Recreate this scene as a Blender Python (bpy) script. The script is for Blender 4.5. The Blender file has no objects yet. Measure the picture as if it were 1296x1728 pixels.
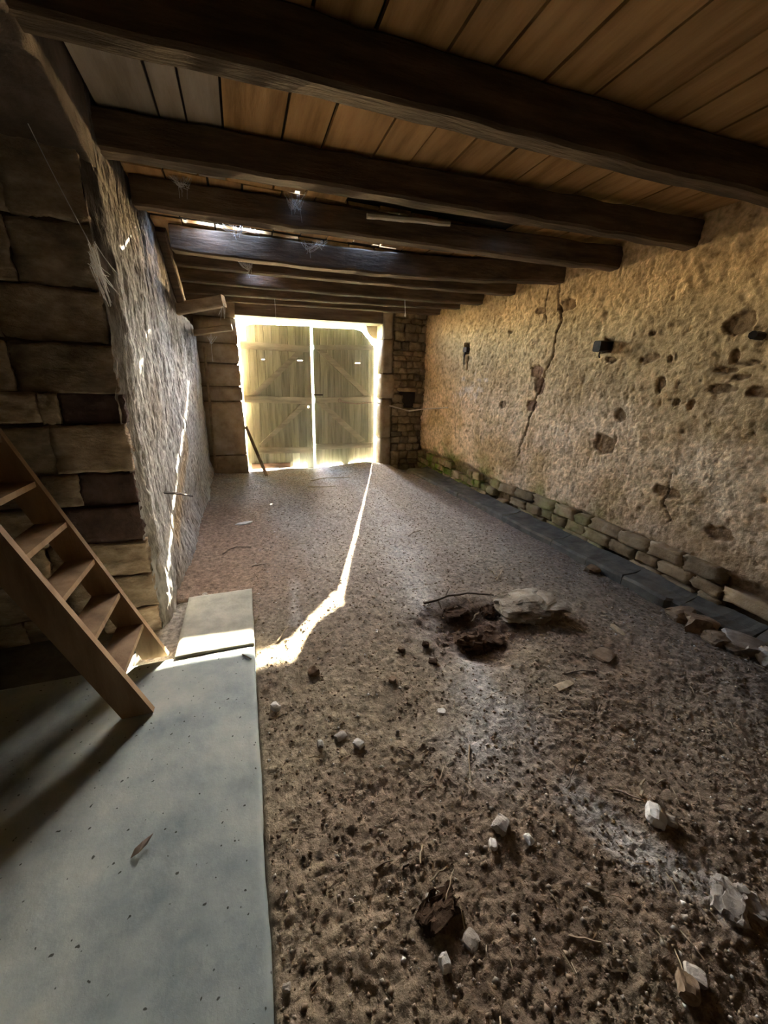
import bpy, math, random
import numpy as np
from mathutils import Vector, Matrix

# ------------------------------------------------------------------ camera
SC = bpy.context.scene
COL = SC.collection
F_PX, CX, CY, EYE = 650.0, 648.0, 864.0, 1.55
VP = (405.0, 640.0)          # where the lines along the room meet
ROLL = 0.03
_d = np.array([(VP[0]-CX)/F_PX, (VP[1]-CY)/F_PX, 1.0]); _d /= np.linalg.norm(_d)
_t = math.atan2(_d[1], _d[2])
_up = np.array([0, -math.cos(_t), math.sin(_t)])
_rt = np.cross(_up, _d)
if _rt[0] < 0: _rt = -_rt
_u = _up*math.cos(ROLL)+_rt*math.sin(ROLL)
_r = _rt*math.cos(ROLL)-_up*math.sin(ROLL)
CAM_M = np.array([_r, _d, _u])       # rows: world axes seen from the camera (x right, y down, z forward)
EYE_P = np.array([0, 0, EYE])

def ray(px, py): return CAM_M @ np.array([(px-CX)/F_PX, (py-CY)/F_PX, 1.0])
def on_z(px, py, z=0.0): v = ray(px, py); return EYE_P+v*(z-EYE)/v[2]
def on_y(px, py, y): v = ray(px, py); return EYE_P+v*y/v[1]
def on_x(px, py, x): v = ray(px, py); return EYE_P+v*x/v[0]

cam_data = bpy.data.cameras.new('camera'); cam = bpy.data.objects.new('camera', cam_data); COL.objects.link(cam)
cam_data.sensor_fit = 'VERTICAL'; cam_data.sensor_height = 36.0; cam_data.lens = F_PX/1728*36.0
cam_data.clip_start = 0.02
X, Y, Z = CAM_M[:, 0], -CAM_M[:, 1], -CAM_M[:, 2]
cam.matrix_world = Matrix(((X[0], Y[0], Z[0], 0), (X[1], Y[1], Z[1], 0), (X[2], Y[2], Z[2], EYE), (0, 0, 0, 1)))
SC.camera = cam

# ------------------------------------------------------------------ sky, sun, exposure
world = bpy.data.worlds.new('sky'); SC.world = world; world.use_nodes = True
bg = world.node_tree.nodes['Background']
sky = world.node_tree.nodes.new('ShaderNodeTexSky'); sky.sky_type = 'NISHITA'; sky.sun_disc = False
sky.sun_elevation = math.atan2(.463, math.hypot(1, .377)); sky.sun_rotation = math.atan2(.377, 1)
sky.dust_density = 1.6; sky.air_density = 1.0; sky.ozone_density = 2.0
world.node_tree.links.new(sky.outputs[0], bg.inputs['Color'])
bg.inputs['Strength'].default_value = 0.75
SUN_DIR = Vector((-0.377, -1.0, -0.463)).normalized()
sun_data = bpy.data.lights.new('sun', 'SUN'); sun_data.energy = 4.4; sun_data.angle = 0.009
sun_data.color = (1.0, 0.89, 0.66)
sun = bpy.data.objects.new('sun', sun_data); COL.objects.link(sun)
sun.rotation_mode = 'QUATERNION'; sun.rotation_quaternion = SUN_DIR.to_track_quat('-Z', 'Y')
sun.location = (8, 20, 12)

def portal(name, loc, rot, sx, sy):
    l = bpy.data.lights.new(name, 'AREA'); l.shape = 'RECTANGLE'; l.size = sx; l.size_y = sy; l.energy = 1
    o = bpy.data.objects.new(name, l); COL.objects.link(o); o.location = loc; o.rotation_euler = rot
    l.cycles.is_portal = True
    return o
# light portals: they only guide the sampling of the daylight that comes through the gaps
R90 = math.radians(-90)
portal('portal_top', (1.2, 7.50, 2.47), (R90, 0, 0), 2.6, 0.30)
portal('portal_side', (2.45, 7.50, 1.2), (R90, 0, 0), 0.10, 2.3)
portal('portal_middle', (1.20, 7.50, 1.2), (R90, 0, 0), 0.12, 2.4)
portal('portal_left', (0.05, 7.50, 1.2), (R90, 0, 0), 0.16, 2.4)
portal('portal_roof', (0.6, 4.17, 2.90), (0, 0, 0), 2.2, 0.20)

SC.view_settings.view_transform = 'Standard'
SC.view_settings.look = 'None'
SC.view_settings.gamma = 1.0
SC.view_settings.use_curve_mapping = False
SC.view_settings.exposure = 6.05
SC.cycles.use_denoising = True
SC.cycles.max_bounces = 12
SC.cycles.diffuse_bounces = 8
SC.cycles.caustics_reflective = False
SC.cycles.caustics_refractive = False

# ------------------------------------------------------------------ noise
RNG = np.random.default_rng(7)
random.seed(7)
def _hash(ix, iy, iz, seed):
    h = (ix.astype(np.int64)*374761393 + iy.astype(np.int64)*668265263 + iz.astype(np.int64)*2147483647 + seed*144665) & 0xFFFFFFFF
    h = ((h ^ (h >> 13))*1274126177) & 0xFFFFFFFF
    h = ((h ^ (h >> 15))*2246822519) & 0xFFFFFFFF
    return ((h ^ (h >> 16)) & 0xFFFFFF)/float(0xFFFFFF)
def vnoise(x, y, z, seed=0):
    x, y, z = np.broadcast_arrays(np.asarray(x, float), np.asarray(y, float), np.asarray(z, float))
    ix, iy, iz = np.floor(x), np.floor(y), np.floor(z)
    fx, fy, fz = x-ix, y-iy, z-iz
    ux, uy, uz = (f*f*f*(f*(f*6-15)+10) for f in (fx, fy, fz))
    out = 0
    for a in (0, 1):
        for b in (0, 1):
            for c in (0, 1):
                w = (ux if a else 1-ux)*(uy if b else 1-uy)*(uz if c else 1-uz)
                out = out+w*_hash(ix+a, iy+b, iz+c, seed)
    return out*2-1
def fbm(x, y, z=0.0, scale=1.0, octaves=4, seed=0, gain=0.5):
    s, a, t = scale, 1.0, 0
    n = 0.0
    for o in range(octaves):
        t = t+a*vnoise(np.asarray(x)*s+o*17.3, np.asarray(y)*s+o*9.1, np.asarray(z)*s+o*5.7, seed+o)
        n += a; a *= gain; s *= 2.03
    return t/n
def sstep(a, b, x):
    t = np.clip((x-a)/(b-a), 0, 1); return t*t*(3-2*t)
def mixc(c0, c1, m): return c0*(1-m[..., None])+np.asarray(c1)*m[..., None]

# ------------------------------------------------------------------ materials
def nodes_of(name):
    m = bpy.data.materials.new(name); m.use_nodes = True
    nt = m.node_tree; b = nt.nodes['Principled BSDF']
    return m, nt, b
def material(name, cols, scale=4.0, detail=6.0, stretch=(1, 1, 1), rough=0.85, bump=0.3, bscale=None, bdist=0.01,
             attr=False, spread=0.25, metallic=0.0, spec=0.3, pits=None, grain=None):
    """noise blend of the colours; attr multiplies by the mesh colour attribute 'Col'; spread varies it per object"""
    m, nt, b = nodes_of(name); N, L = nt.nodes, nt.links
    tc = N.new('ShaderNodeTexCoord'); info = N.new('ShaderNodeObjectInfo')
    off = N.new('ShaderNodeVectorMath'); off.operation = 'MULTIPLY_ADD'
    comb = N.new('ShaderNodeCombineXYZ')
    mul = N.new('ShaderNodeMath'); mul.operation = 'MULTIPLY'; mul.inputs[1].default_value = 40.0
    L.new(info.outputs['Random'], mul.inputs[0])
    for i in range(3): L.new(mul.outputs[0], comb.inputs[i])
    L.new(tc.outputs['Object'], off.inputs[0]); off.inputs[1].default_value = stretch; L.new(comb.outputs[0], off.inputs[2])
    n1 = N.new('ShaderNodeTexNoise'); n1.inputs['Scale'].default_value = scale; n1.inputs['Detail'].default_value = detail
    n1.inputs['Roughness'].default_value = 0.62
    L.new(off.outputs[0], n1.inputs['Vector'])
    ramp = N.new('ShaderNodeValToRGB'); L.new(n1.outputs['Fac'], ramp.inputs[0])
    el = ramp.color_ramp.elements
    while len(el) < len(cols): el.new(0.5)
    for i, c in enumerate(cols):
        el[i].position = 0.30+0.40*i/max(1, len(cols)-1); el[i].color = (*c, 1)
    out = ramp.outputs[0]
    if attr:
        at = N.new('ShaderNodeAttribute'); at.attribute_name = 'Col'
        mx = N.new('ShaderNodeMix'); mx.data_type = 'RGBA'; mx.blend_type = 'MULTIPLY'; mx.inputs[0].default_value = 1
        L.new(out, mx.inputs[6]); L.new(at.outputs['Color'], mx.inputs[7]); out = mx.outputs[2]
    if pits:
        v = N.new('ShaderNodeTexNoise'); v.inputs['Scale'].default_value = pits[0]; v.inputs['Detail'].default_value = 1.0
        L.new(tc.outputs['Object'], v.inputs['Vector'])
        r2 = N.new('ShaderNodeValToRGB'); r2.color_ramp.elements[0].position = pits[1]; r2.color_ramp.elements[1].position = pits[1]+0.03
        r2.color_ramp.elements[0].color = (*pits[2], 1); r2.color_ramp.elements[1].color = (1, 1, 1, 1)
        L.new(v.outputs['Fac'], r2.inputs[0])
        mx = N.new('ShaderNodeMix'); mx.data_type = 'RGBA'; mx.blend_type = 'MULTIPLY'; mx.inputs[0].default_value = 1
        L.new(out, mx.inputs[6]); L.new(r2.outputs[0], mx.inputs[7]); out = mx.outputs[2]
    hsv = N.new('ShaderNodeHueSaturation')
    mr = N.new('ShaderNodeMapRange'); mr.inputs[3].default_value = 1-spread; mr.inputs[4].default_value = 1+spread
    L.new(info.outputs['Random'], mr.inputs[0]); L.new(mr.outputs[0], hsv.inputs['Value']); L.new(out, hsv.inputs['Color'])
    L.new(hsv.outputs[0], b.inputs['Base Color'])
    b.inputs['Roughness'].default_value = rough; b.inputs['Metallic'].default_value = metallic
    b.inputs['Specular IOR Level'].default_value = spec
    if bump:
        n2 = N.new('ShaderNodeTexNoise'); n2.inputs['Scale'].default_value = bscale or scale*4; n2.inputs['Detail'].default_value = 5
        n2.inputs['Roughness'].default_value = 0.65
        L.new(off.outputs[0], n2.inputs['Vector'])
        bp = N.new('ShaderNodeBump'); bp.inputs['Strength'].default_value = bump; bp.inputs['Distance'].default_value = bdist
        L.new(n2.outputs['Fac'], bp.inputs['Height']); L.new(bp.outputs[0], b.inputs['Normal'])
    return m

M = {}
M['dirt'] = material('dirt', [(.42, .40, .38), (.95, .95, .95), (1.55, 1.52, 1.46)], 34, 10, rough=.95, bump=.9, bscale=90, bdist=.012, attr=True, spread=0, spec=.15)
M['plaster'] = material('plaster', [(.55, .48, .38), (1.14, 1.12, 1.08), (1.50, 1.50, 1.52)], 20, 10, rough=.95, bump=.9, bscale=55, bdist=.012, attr=True, spread=0, spec=.1)
M['roughcast'] = material('roughcast', [(.45, .42, .38), (1, 1, 1), (1.3, 1.3, 1.3)], 26, 10, stretch=(1, 1, .35), rough=.95, bump=.9, bscale=60, bdist=.014, attr=True, spread=0, spec=.1)
M['concrete'] = material('concrete', [(.20, .25, .27), (.34, .39, .385), (.47, .50, .46)], 3.6, 12, rough=.75, bump=.35, bscale=40, bdist=.004, spread=0, spec=.3, pits=(52, .245, (.15, .15, .13)))
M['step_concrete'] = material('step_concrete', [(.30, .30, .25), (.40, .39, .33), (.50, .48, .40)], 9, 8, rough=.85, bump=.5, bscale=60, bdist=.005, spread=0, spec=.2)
M['gutter'] = material('gutter', [(.085, .080, .068), (.14, .132, .112), (.20, .188, .16)], 7, 8, rough=.95, bump=.5, bscale=50, bdist=.006, spread=.12, spec=.3)
M['stone_warm'] = material('stone_warm', [(.22, .16, .10), (.36, .27, .17), (.48, .39, .27)], 7, 9, rough=.95, bump=.8, bscale=35, bdist=.012, attr=True, spread=.2, spec=.1)
M['stone_dark'] = material('stone_dark', [(.16, .125, .095), (.31, .245, .18), (.48, .40, .31)], 8, 9, stretch=(1, 1, 2), rough=.95, bump=.9, bscale=30, bdist=.015, spread=.35, spec=.1)
M['stone_maroon'] = material('stone_maroon', [(.065, .045, .042), (.11, .075, .066), (.16, .11, .10)], 8, 9, rough=.95, bump=.9, bscale=30, bdist=.015, spread=.2, spec=.1)
M['stone_jamb'] = material('stone_jamb', [(.24, .18, .12), (.38, .30, .21), (.48, .40, .30)], 5, 9, rough=.95, bump=.5, bscale=30, bdist=.008, spread=.15, spec=.1)
M['stone_rubble'] = material('stone_rubble', [(.14, .10, .06), (.24, .18, .11), (.36, .28, .18)], 8, 8, rough=.95, bump=.8, bscale=40, bdist=.01, spread=.4, spec=.1)
M['mortar'] = material('mortar', [(.13, .095, .065), (.20, .15, .10), (.28, .22, .15)], 9, 8, rough=1, bump=.8, bscale=45, bdist=.012, spread=0, spec=.05)
M['mortar_dark'] = material('mortar_dark', [(.07, .055, .04), (.12, .09, .065), (.17, .13, .095)], 9, 8, rough=1, bump=.8, bscale=45, bdist=.015, spread=0, spec=.05)
M['beam'] = material('beam', [(.050, .036, .026), (.105, .074, .050), (.18, .13, .09)], 5, 9, stretch=(.35, 3, 3), rough=.85, bump=.7, bscale=18, bdist=.012, spread=.2, spec=.06)
M['plank'] = material('plank', [(.22, .120, .042), (.42, .245, .098), (.54, .335, .15)], 4, 8, stretch=(3, .35, 3), rough=.75, bump=.35, bscale=14, bdist=.006, spread=.18, spec=.25)
M['plank_grey'] = material('plank_grey', [(.22, .18, .13), (.32, .27, .21), (.40, .34, .27)], 4, 8, stretch=(3, .4, 3), rough=.85, bump=.35, bscale=14, bdist=.006, spread=.15, spec=.2)
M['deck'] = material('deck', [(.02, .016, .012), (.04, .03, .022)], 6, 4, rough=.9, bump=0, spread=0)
M['door'] = material('door', [(.36, .37, .26), (.58, .60, .44), (.73, .73, .60)], 4, 9, stretch=(4, 1, .35), rough=.85, bump=.5, bscale=14, bdist=.006, spread=.16, spec=.2)
M['door_rail'] = material('door_rail', [(.42, .41, .31), (.64, .63, .49), (.78, .76, .63)], 4, 8, stretch=(.5, 1, 3), rough=.85, bump=.5, bscale=14, bdist=.006, spread=.12, spec=.2)
M['door_red'] = material('door_red', [(.20, .12, .075), (.30, .19, .12), (.38, .26, .17)], 5, 8, stretch=(.5, 1, 3), rough=.85, bump=.5, bscale=14, bdist=.006, spread=.15, spec=.2)
M['ladder'] = material('ladder', [(.16, .10, .055), (.25, .165, .095), (.33, .23, .14)], 4, 8, stretch=(2.5, 2.5, .5), rough=.8, bump=.4, bscale=14, bdist=.006, spread=.12, spec=.2)
M['old_wood'] = material('old_wood', [(.17, .125, .08), (.28, .21, .14), (.38, .30, .21)], 6, 8, stretch=(.5, 2, 2), rough=.9, bump=.6, bscale=20, bdist=.008, spread=.2, spec=.15)
M['pale_wood'] = material('pale_wood', [(.42, .36, .26), (.58, .52, .40), (.70, .64, .52)], 6, 8, stretch=(.5, 2, 2), rough=.8, bump=.3, bscale=20, bdist=.005, spread=.1, spec=.2)
M['lintel'] = material('lintel', [(.11, .08, .055), (.18, .135, .10), (.25, .20, .15)], 5, 8, stretch=(.4, 3, 3), rough=.9, bump=.5, bscale=18, bdist=.01, spread=0, spec=.15)
M['iron'] = material('iron', [(.02, .016, .013), (.05, .035, .027), (.09, .055, .04)], 12, 6, rough=.7, bump=.4, bscale=60, bdist=.003, metallic=.4)
M['wire'] = material('wire', [(.38, .33, .27), (.55, .48, .40), (.68, .61, .52)], 20, 4, rough=.8, bump=.3, bscale=80, bdist=.002)
M['rock'] = material('rock', [(.30, .27, .23), (.44, .40, .35), (.58, .55, .50)], 16, 6, rough=.95, bump=.7, bscale=70, bdist=.005, spread=.2, spec=.1)
M['rock_dirt'] = material('rock_dirt', [(.19, .155, .115), (.33, .28, .215), (.46, .41, .33)], 9, 8, rough=.95, bump=.9, bscale=50, bdist=.008, spread=.05, spec=.1)
M['rock_white'] = material('rock_white', [(.50, .48, .44), (.66, .64, .60), (.80, .79, .76)], 16, 6, rough=.9, bump=.5, bscale=70, bdist=.004, spread=.12, spec=.15)
M['rock_brown'] = material('rock_brown', [(.14, .095, .06), (.23, .165, .11), (.32, .24, .17)], 14, 6, rough=.95, bump=.7, bscale=60, bdist=.006, spread=.2, spec=.1)
M['clod'] = material('clod', [(.055, .034, .022), (.10, .064, .042), (.15, .10, .07)], 20, 7, rough=1, bump=.8, bscale=80, bdist=.006, spread=.2, spec=.05)
M['straw'] = material('straw', [(.26, .20, .13), (.42, .34, .23), (.55, .47, .34)], 14, 4, rough=.85, bump=.2, bscale=60, bdist=.002, spread=.25)
M['twig'] = material('twig', [(.10, .075, .055), (.20, .155, .12), (.32, .26, .21)], 14, 4, rough=.9, bump=.3, bscale=60, bdist=.002, spread=.25)
M['grit'] = material('grit', [(.7, .7, .7), (1, 1, 1), (1.3, 1.3, 1.3)], 60, 3, rough=.95, bump=0, attr=True, spread=0, spec=.1)
M['web'] = material('web', [(.55, .57, .58), (.75, .77, .78)], 20, 2, rough=.9, bump=0, spread=.05)
M['grass'] = material('grass', [(.10, .20, .03), (.20, .32, .06), (.32, .42, .11)], 9, 4, rough=.7, bump=0, spread=0)
M['ground'] = material('ground', [(.12, .17, .05), (.20, .25, .09), (.30, .31, .15)], 3, 8, rough=.95, bump=.5, bscale=30, bdist=.02, spread=0)
M['dim_back_stone'] = material('dim_back_stone', [(.018, .015, .012), (.035, .028, .022), (.06, .048, .038)], 5, 8, rough=1, bump=.6, bscale=20, bdist=.02, spread=0, spec=.03)  # for the unseen back wall, darkened to cut bounce onto the beam fronts
M['soffit'] = material('soffit', [(.05, .04, .032), (.09, .07, .055), (.14, .11, .088)], 5, 8, rough=.95, bump=.6, bscale=25, bdist=.015, spread=0, spec=.1)

# ------------------------------------------------------------------ mesh helpers
def link(name, me, mat=None, parent=None, smooth=False):
    if mat is not None: me.materials.append(mat)
    if smooth: me.polygons.foreach_set('use_smooth', np.ones(len(me.polygons), bool))
    me.update()
    o = bpy.data.objects.new(name, me); COL.objects.link(o)
    if parent is not None: o.parent = parent
    return o
def tag(o, label=None, cat=None, group=None, kind=None):
    if label: o['label'] = label
    if cat: o['category'] = cat
    if group: o['group'] = group
    if kind: o['kind'] = kind
    return o
def struct(o): o['kind'] = 'structure'; return o
def empty(name, loc=(0, 0, 0)):
    o = bpy.data.objects.new(name, None); COL.objects.link(o); o.location = loc; o.empty_display_size = .1; return o

class Mesh:
    """collects quads and tubes, then links them as one object"""
    def __init__(self): self.v, self.f = [], []
    def add(self, verts, faces):
        k = len(self.v); self.v += [tuple(map(float, p)) for p in verts]; self.f += [tuple(i+k for i in f) for f in faces]
    def box(self, a, b):
        (x0, y0, z0), (x1, y1, z1) = a, b
        self.add([(x0, y0, z0), (x1, y0, z0), (x1, y1, z0), (x0, y1, z0), (x0, y0, z1), (x1, y0, z1), (x1, y1, z1), (x0, y1, z1)],
                 [(0, 3, 2, 1), (4, 5, 6, 7), (0, 1, 5, 4), (1, 2, 6, 5), (2, 3, 7, 6), (3, 0, 4, 7)])
    def prism(self, poly, y0, y1):
        """polygon of (x, z) points extruded along y"""
        n = len(poly)
        vs = [(p[0], y0, p[1]) for p in poly]+[(p[0], y1, p[1]) for p in poly]
        fs = [tuple(range(n)), tuple(range(2*n-1, n-1, -1))]+[(i, n+i, n+(i+1) % n, (i+1) % n) for i in range(n)]
        self.add(vs, fs)
    def tube(self, pts, r, sides=6, r1=None):
        pts = [Vector(p) for p in pts]; n = len(pts); rings = []
        for i, p in enumerate(pts):
            t = (pts[min(i+1, n-1)]-pts[max(i-1, 0)]).normalized()
            a = t.orthogonal().normalized() if i == 0 else (rings[-1][1]-t*rings[-1][1].dot(t)).normalized()
            rr = r if r1 is None else r+(r1-r)*i/max(1, n-1)
            rings.append(([p+(a*math.cos(q)+t.cross(a)*math.sin(q))*rr for q in [2*math.pi*j/sides for j in range(sides)]], a))
        vs = [q for ring in rings for q in ring[0]]
        fs = [(i*sides+j, i*sides+(j+1) % sides, (i+1)*sides+(j+1) % sides, (i+1)*sides+j) for i in range(n-1) for j in range(sides)]
        fs += [tuple(range(sides-1, -1, -1)), tuple((n-1)*sides+j for j in range(sides))]
        self.add(vs, fs)
    def build(self, name, mat, parent=None, smooth=False):
        me = bpy.data.meshes.new(name); me.from_pydata(self.v, [], self.f)
        import bmesh
        bm = bmesh.new(); bm.from_mesh(me); bmesh.ops.recalc_face_normals(bm, faces=bm.faces[:]); bm.to_mesh(me); bm.free()
        return link(name, me, mat, parent, smooth)

def grid_mesh(name, P, flip=False, colors=None, extra=None):
    """P[n, m, 3] as a quad sheet, extra: list of (verts, quads) joined to it"""
    n, m = P.shape[:2]
    idx = np.arange(n*m).reshape(n, m)
    q = np.stack([idx[:-1, :-1], idx[1:, :-1], idx[1:, 1:], idx[:-1, 1:]], -1).reshape(-1, 4)
    if flip: q = q[:, ::-1]
    V = P.reshape(-1, 3); C = None if colors is None else colors.reshape(-1, 3)
    for ev, ef in (extra or []):
        q = np.vstack([q, np.asarray(ef)+len(V)]); V = np.vstack([V, np.asarray(ev, float)])
        if C is not None: C = np.vstack([C, np.full((len(ev), 3), .2)])
    me = bpy.data.meshes.new(name)
    me.vertices.add(len(V)); me.vertices.foreach_set('co', V.astype(np.float32).ravel())
    me.loops.add(q.size); me.loops.foreach_set('vertex_index', q.astype(np.int32).ravel())
    me.polygons.add(len(q)); me.polygons.foreach_set('loop_start', np.arange(0, q.size, 4, dtype=np.int32))
    me.polygons.foreach_set('loop_total', np.full(len(q), 4, np.int32))
    me.update(calc_edges=True)
    if C is not None:
        a = me.color_attributes.new('Col', 'FLOAT_COLOR', 'POINT')
        a.data.foreach_set('color', np.hstack([C, np.ones((len(C), 1))]).astype(np.float32).ravel())
    return me
BOXF = [(0, 3, 2, 1), (4, 5, 6, 7), (0, 1, 5, 4), (1, 2, 6, 5), (2, 3, 7, 6), (3, 0, 4, 7)]
def boxv(x0, x1, y0, y1, z0, z1):
    return ([(x0, y0, z0), (x1, y0, z0), (x1, y1, z0), (x0, y1, z0), (x0, y0, z1), (x1, y0, z1), (x1, y1, z1), (x0, y1, z1)], BOXF)

def bar(name, p0, p1, w, h, mat, parent=None, n=14, amp=.004, seed=0, ch=.012, up=(0, 0, 1), sag=0.0, freq=9.0, bow=0.0):
    """squared timber from p0 to p1 (centre line), w across, h along up, worn edges"""
    p0, p1, up = Vector(p0), Vector(p1), Vector(up)
    t = (p1-p0).normalized(); s = t.cross(up).normalized(); u = s.cross(t)
    prof = [(-w/2+ch, -h/2), (w/2-ch, -h/2), (w/2, -h/2+ch), (w/2, h/2-ch), (w/2-ch, h/2), (-w/2+ch, h/2), (-w/2, h/2-ch), (-w/2, -h/2+ch)]
    V = []
    for i in range(n+1):
        c = p0.lerp(p1, i/n)-u*sag*math.sin(math.pi*i/n)-s*bow*math.sin(math.pi*i/n)
        for a, b in prof: V.append(c+s*a+u*b)
    V = np.array([tuple(v) for v in V]); C = V.copy()
    for k in range(3): V[:, k] += amp*fbm(C[:, 0]+k*31, C[:, 1], C[:, 2], freq, 3, seed*13+k)
    F = [(i*8+j, i*8+(j+1) % 8, (i+1)*8+(j+1) % 8, (i+1)*8+j) for i in range(n) for j in range(8)]
    F += [tuple(range(7, -1, -1)), tuple(n*8+j for j in range(8))]
    mm = Mesh(); mm.add(V, F)
    return mm.build(name, mat, parent)

def block_mesh(name, size, n=3, rnd=.35, amp=.12, seed=0, freq=1.6, fine=0.0):
    """rough stone: a rounded block, n cells a side, size along x, y, z"""
    key, V, F = {}, [], []
    def vid(p):
        k = tuple(np.round(p, 5))
        if k not in key: key[k] = len(V); V.append(p)
        return key[k]
    g = np.linspace(-1, 1, n+1)
    for ax in range(3):
        for sg in (-1, 1):
            for i in range(n):
                for j in range(n):
                    qd = []
                    for a, b in ((i, j), (i+1, j), (i+1, j+1), (i, j+1)):
                        p = np.zeros(3); p[ax] = sg; p[(ax+1) % 3] = g[a]; p[(ax+2) % 3] = g[b]; qd.append(vid(p))
                    F.append(tuple(qd if sg > 0 else qd[::-1]))
    V = np.array(V); sph = V/np.linalg.norm(V, axis=1)[:, None]*1.15
    P = V*(1-rnd)+sph*rnd
    d = np.stack([fbm(V[:, 0]*freq+seed*3.7, V[:, 1]*freq+k*11, V[:, 2]*freq, 1, 2, seed+k*7) for k in range(3)], -1)
    if fine:
        d = d+fine*np.stack([fbm(V[:, 0]*freq*size[0]*16+seed*3.7, V[:, 1]+k*11, V[:, 2]*freq*size[2]*22, 1, 3, seed+k*7+99) for k in range(3)], -1)
    P = (P+d*amp*2)*np.array(size)/2
    me = bpy.data.meshes.new(name); me.from_pydata([tuple(p) for p in P], [], F)
    return me
def paint(me, cols):
    a = me.color_attributes.new('Col', 'FLOAT_COLOR', 'POINT')
    a.data.foreach_set('color', np.hstack([cols, np.ones((len(cols), 1))]).astype(np.float32).ravel())

# ================================================================== SETTING
XL, XR, YB, YD, ZC = -0.58, 3.30, -1.6, 7.05, 2.80      # left wall, right wall, back, door wall, underside of the boards

# ---- floor -------------------------------------------------------
_gp = [on_z(*p)[:2] for p in [(590, 800), (640, 850), (680, 930), (700, 990), (735, 1050), (775, 1090), (810, 1140), (825, 1200), (805, 1260)]]
_gq = [on_z(*p)[:2] for p in [(965, 1340), (1010, 1385), (1080, 1430), (1140, 1470), (1200, 1500)]]
_gl = [on_z(*p)[:2] for p in [(495, 970), (497, 1010), (500, 1050)]]
_hole = on_z(795, 1062)[:2]
def path_dist(x, y, pts):
    d = np.full(np.shape(x), 9.0)
    for a, b in zip(pts[:-1], pts[1:]):
        ab = b-a; t = np.clip(((x-a[0])*ab[0]+(y-a[1])*ab[1])/(ab@ab), 0, 1)
        d = np.minimum(d, np.hypot(x-a[0]-t*ab[0], y-a[1]-t*ab[1]))
    return d
def floor_masks(x, y):
    w = .10*fbm(x, y, 0, 3.0, 4, 40)
    dp = path_dist(x, y, _gp)+w
    path = sstep(.34, .04, dp)*np.clip(.62+.55*fbm(x, y, 0, 5, 4, 41), 0, 1)
    spine = sstep(.09, .0, dp)*sstep(3.4, 2.2, y)*.7
    w2 = .06*fbm(x, y, 0, 7.0, 4, 42)
    lime = sstep(.11, .01, path_dist(x, y, _gq)+w2)*.8
    lime2 = sstep(.06, .0, path_dist(x, y, _gl)+w2*.6)*.5
    hole = sstep(.42, .10, np.hypot((x-_hole[0])*.85, (y-_hole[1])*1.0)+w2*1.5)
    wet = sstep(5.6, 6.6, y)*sstep(2.6, 1.9, x)
    return path, np.maximum(np.maximum(lime, lime2), spine), hole, wet
def floor_z(x, y):
    x = np.asarray(x, float); y = np.asarray(y, float)
    path, lime, hole, wet = floor_masks(x, y)
    z = .022*fbm(x, y, 0, 1.1, 3, 1)
    soft = 1-.55*np.clip(path+lime, 0, 1)
    z = z+soft*(.009*fbm(x, y, 0, 6.0, 3, 5)+.0055*fbm(x, y, 0, 24.0, 3, 9))
    z = z+.10*np.exp(-((x-2.15)/.55)**2-((y-6.95)/.75)**2)
    z = z-.10*sstep(2.55, 2.95, x)*sstep(6.1, 6.7, y)
    z = z-.03*sstep(2.5, 2.9, x)*sstep(5.6, 4.6, y)
    z = z-.055*hole*(1+.6*fbm(x, y, 0, 10, 3, 21))
    z = z-.05*sstep(7.05, 7.5, y)
    z = z-.14*sstep(-.035, -.09, x)*sstep(2.80, 2.74, y)           # bed of the slab
    z = z+.03*sstep(-.35, -.6, x)
    return z
xs = np.linspace(-.72, 3.42, 590)
ys = [-1.6, -1.2, -.8, -.4, -.1]; yy = .05
while yy < 7.62: ys.append(yy); yy += .0052+.0036*max(0, yy-.2)
ys = np.array(ys)
GX, GY = np.meshgrid(xs, ys, indexing='ij')
path, lime, hole, wet = floor_masks(GX, GY)
GZ = floor_z(GX, GY)
GZ = GZ+.0062*fbm(GX, GY, 0, 75, 2, 15)*sstep(4, 1, GY)
c = np.ones(GX.shape+(3,))*np.array([.235, .182, .132])
c = mixc(c, (.160, .116, .080), np.clip(.45+.9*fbm(GX, GY, 0, 2.2, 4, 50), 0, 1)*.8)
c = mixc(c, (.27, .235, .165), np.clip(fbm(GX, GY, 0, 1.4, 3, 55)*1.6, 0, 1)*.6)
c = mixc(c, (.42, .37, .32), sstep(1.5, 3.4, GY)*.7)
c = c*(1+.35*sstep(2.6, 1.0, GY))[..., None]  # near soil painted lighter, in place of missing fill light
c = mixc(c, (.50, .48, .45), path*.8)
c = mixc(c, (.20, .185, .17), sstep(1.9, 2.6, GX)*sstep(4, 2.4, GY)*.5)
c = mixc(c, (.66, .65, .62), lime*.75)
c = mixc(c, (.115, .068, .045), hole*.85)
c = mixc(c, (.27, .175, .115), sstep(.55, .0, GX+.25*fbm(GX, GY, 0, 3, 3, 58))*sstep(5.6, 4.6, GY)*sstep(2.2, 3.0, GY)*.75)
c = mixc(c, (.36, .36, .36), wet*np.clip(.4+1.2*fbm(GX, GY, 0, 4, 4, 60), 0, 1)*.8)
c = c*(1+.28*fbm(GX, GY, 0, 30, 3, 61))[..., None]
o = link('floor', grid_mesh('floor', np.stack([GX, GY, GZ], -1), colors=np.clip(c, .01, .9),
         extra=[boxv(-.2, 3.5, YB-.2, 7.5, -.5, -.28)]), M['dirt'], smooth=True); struct(o)

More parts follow.
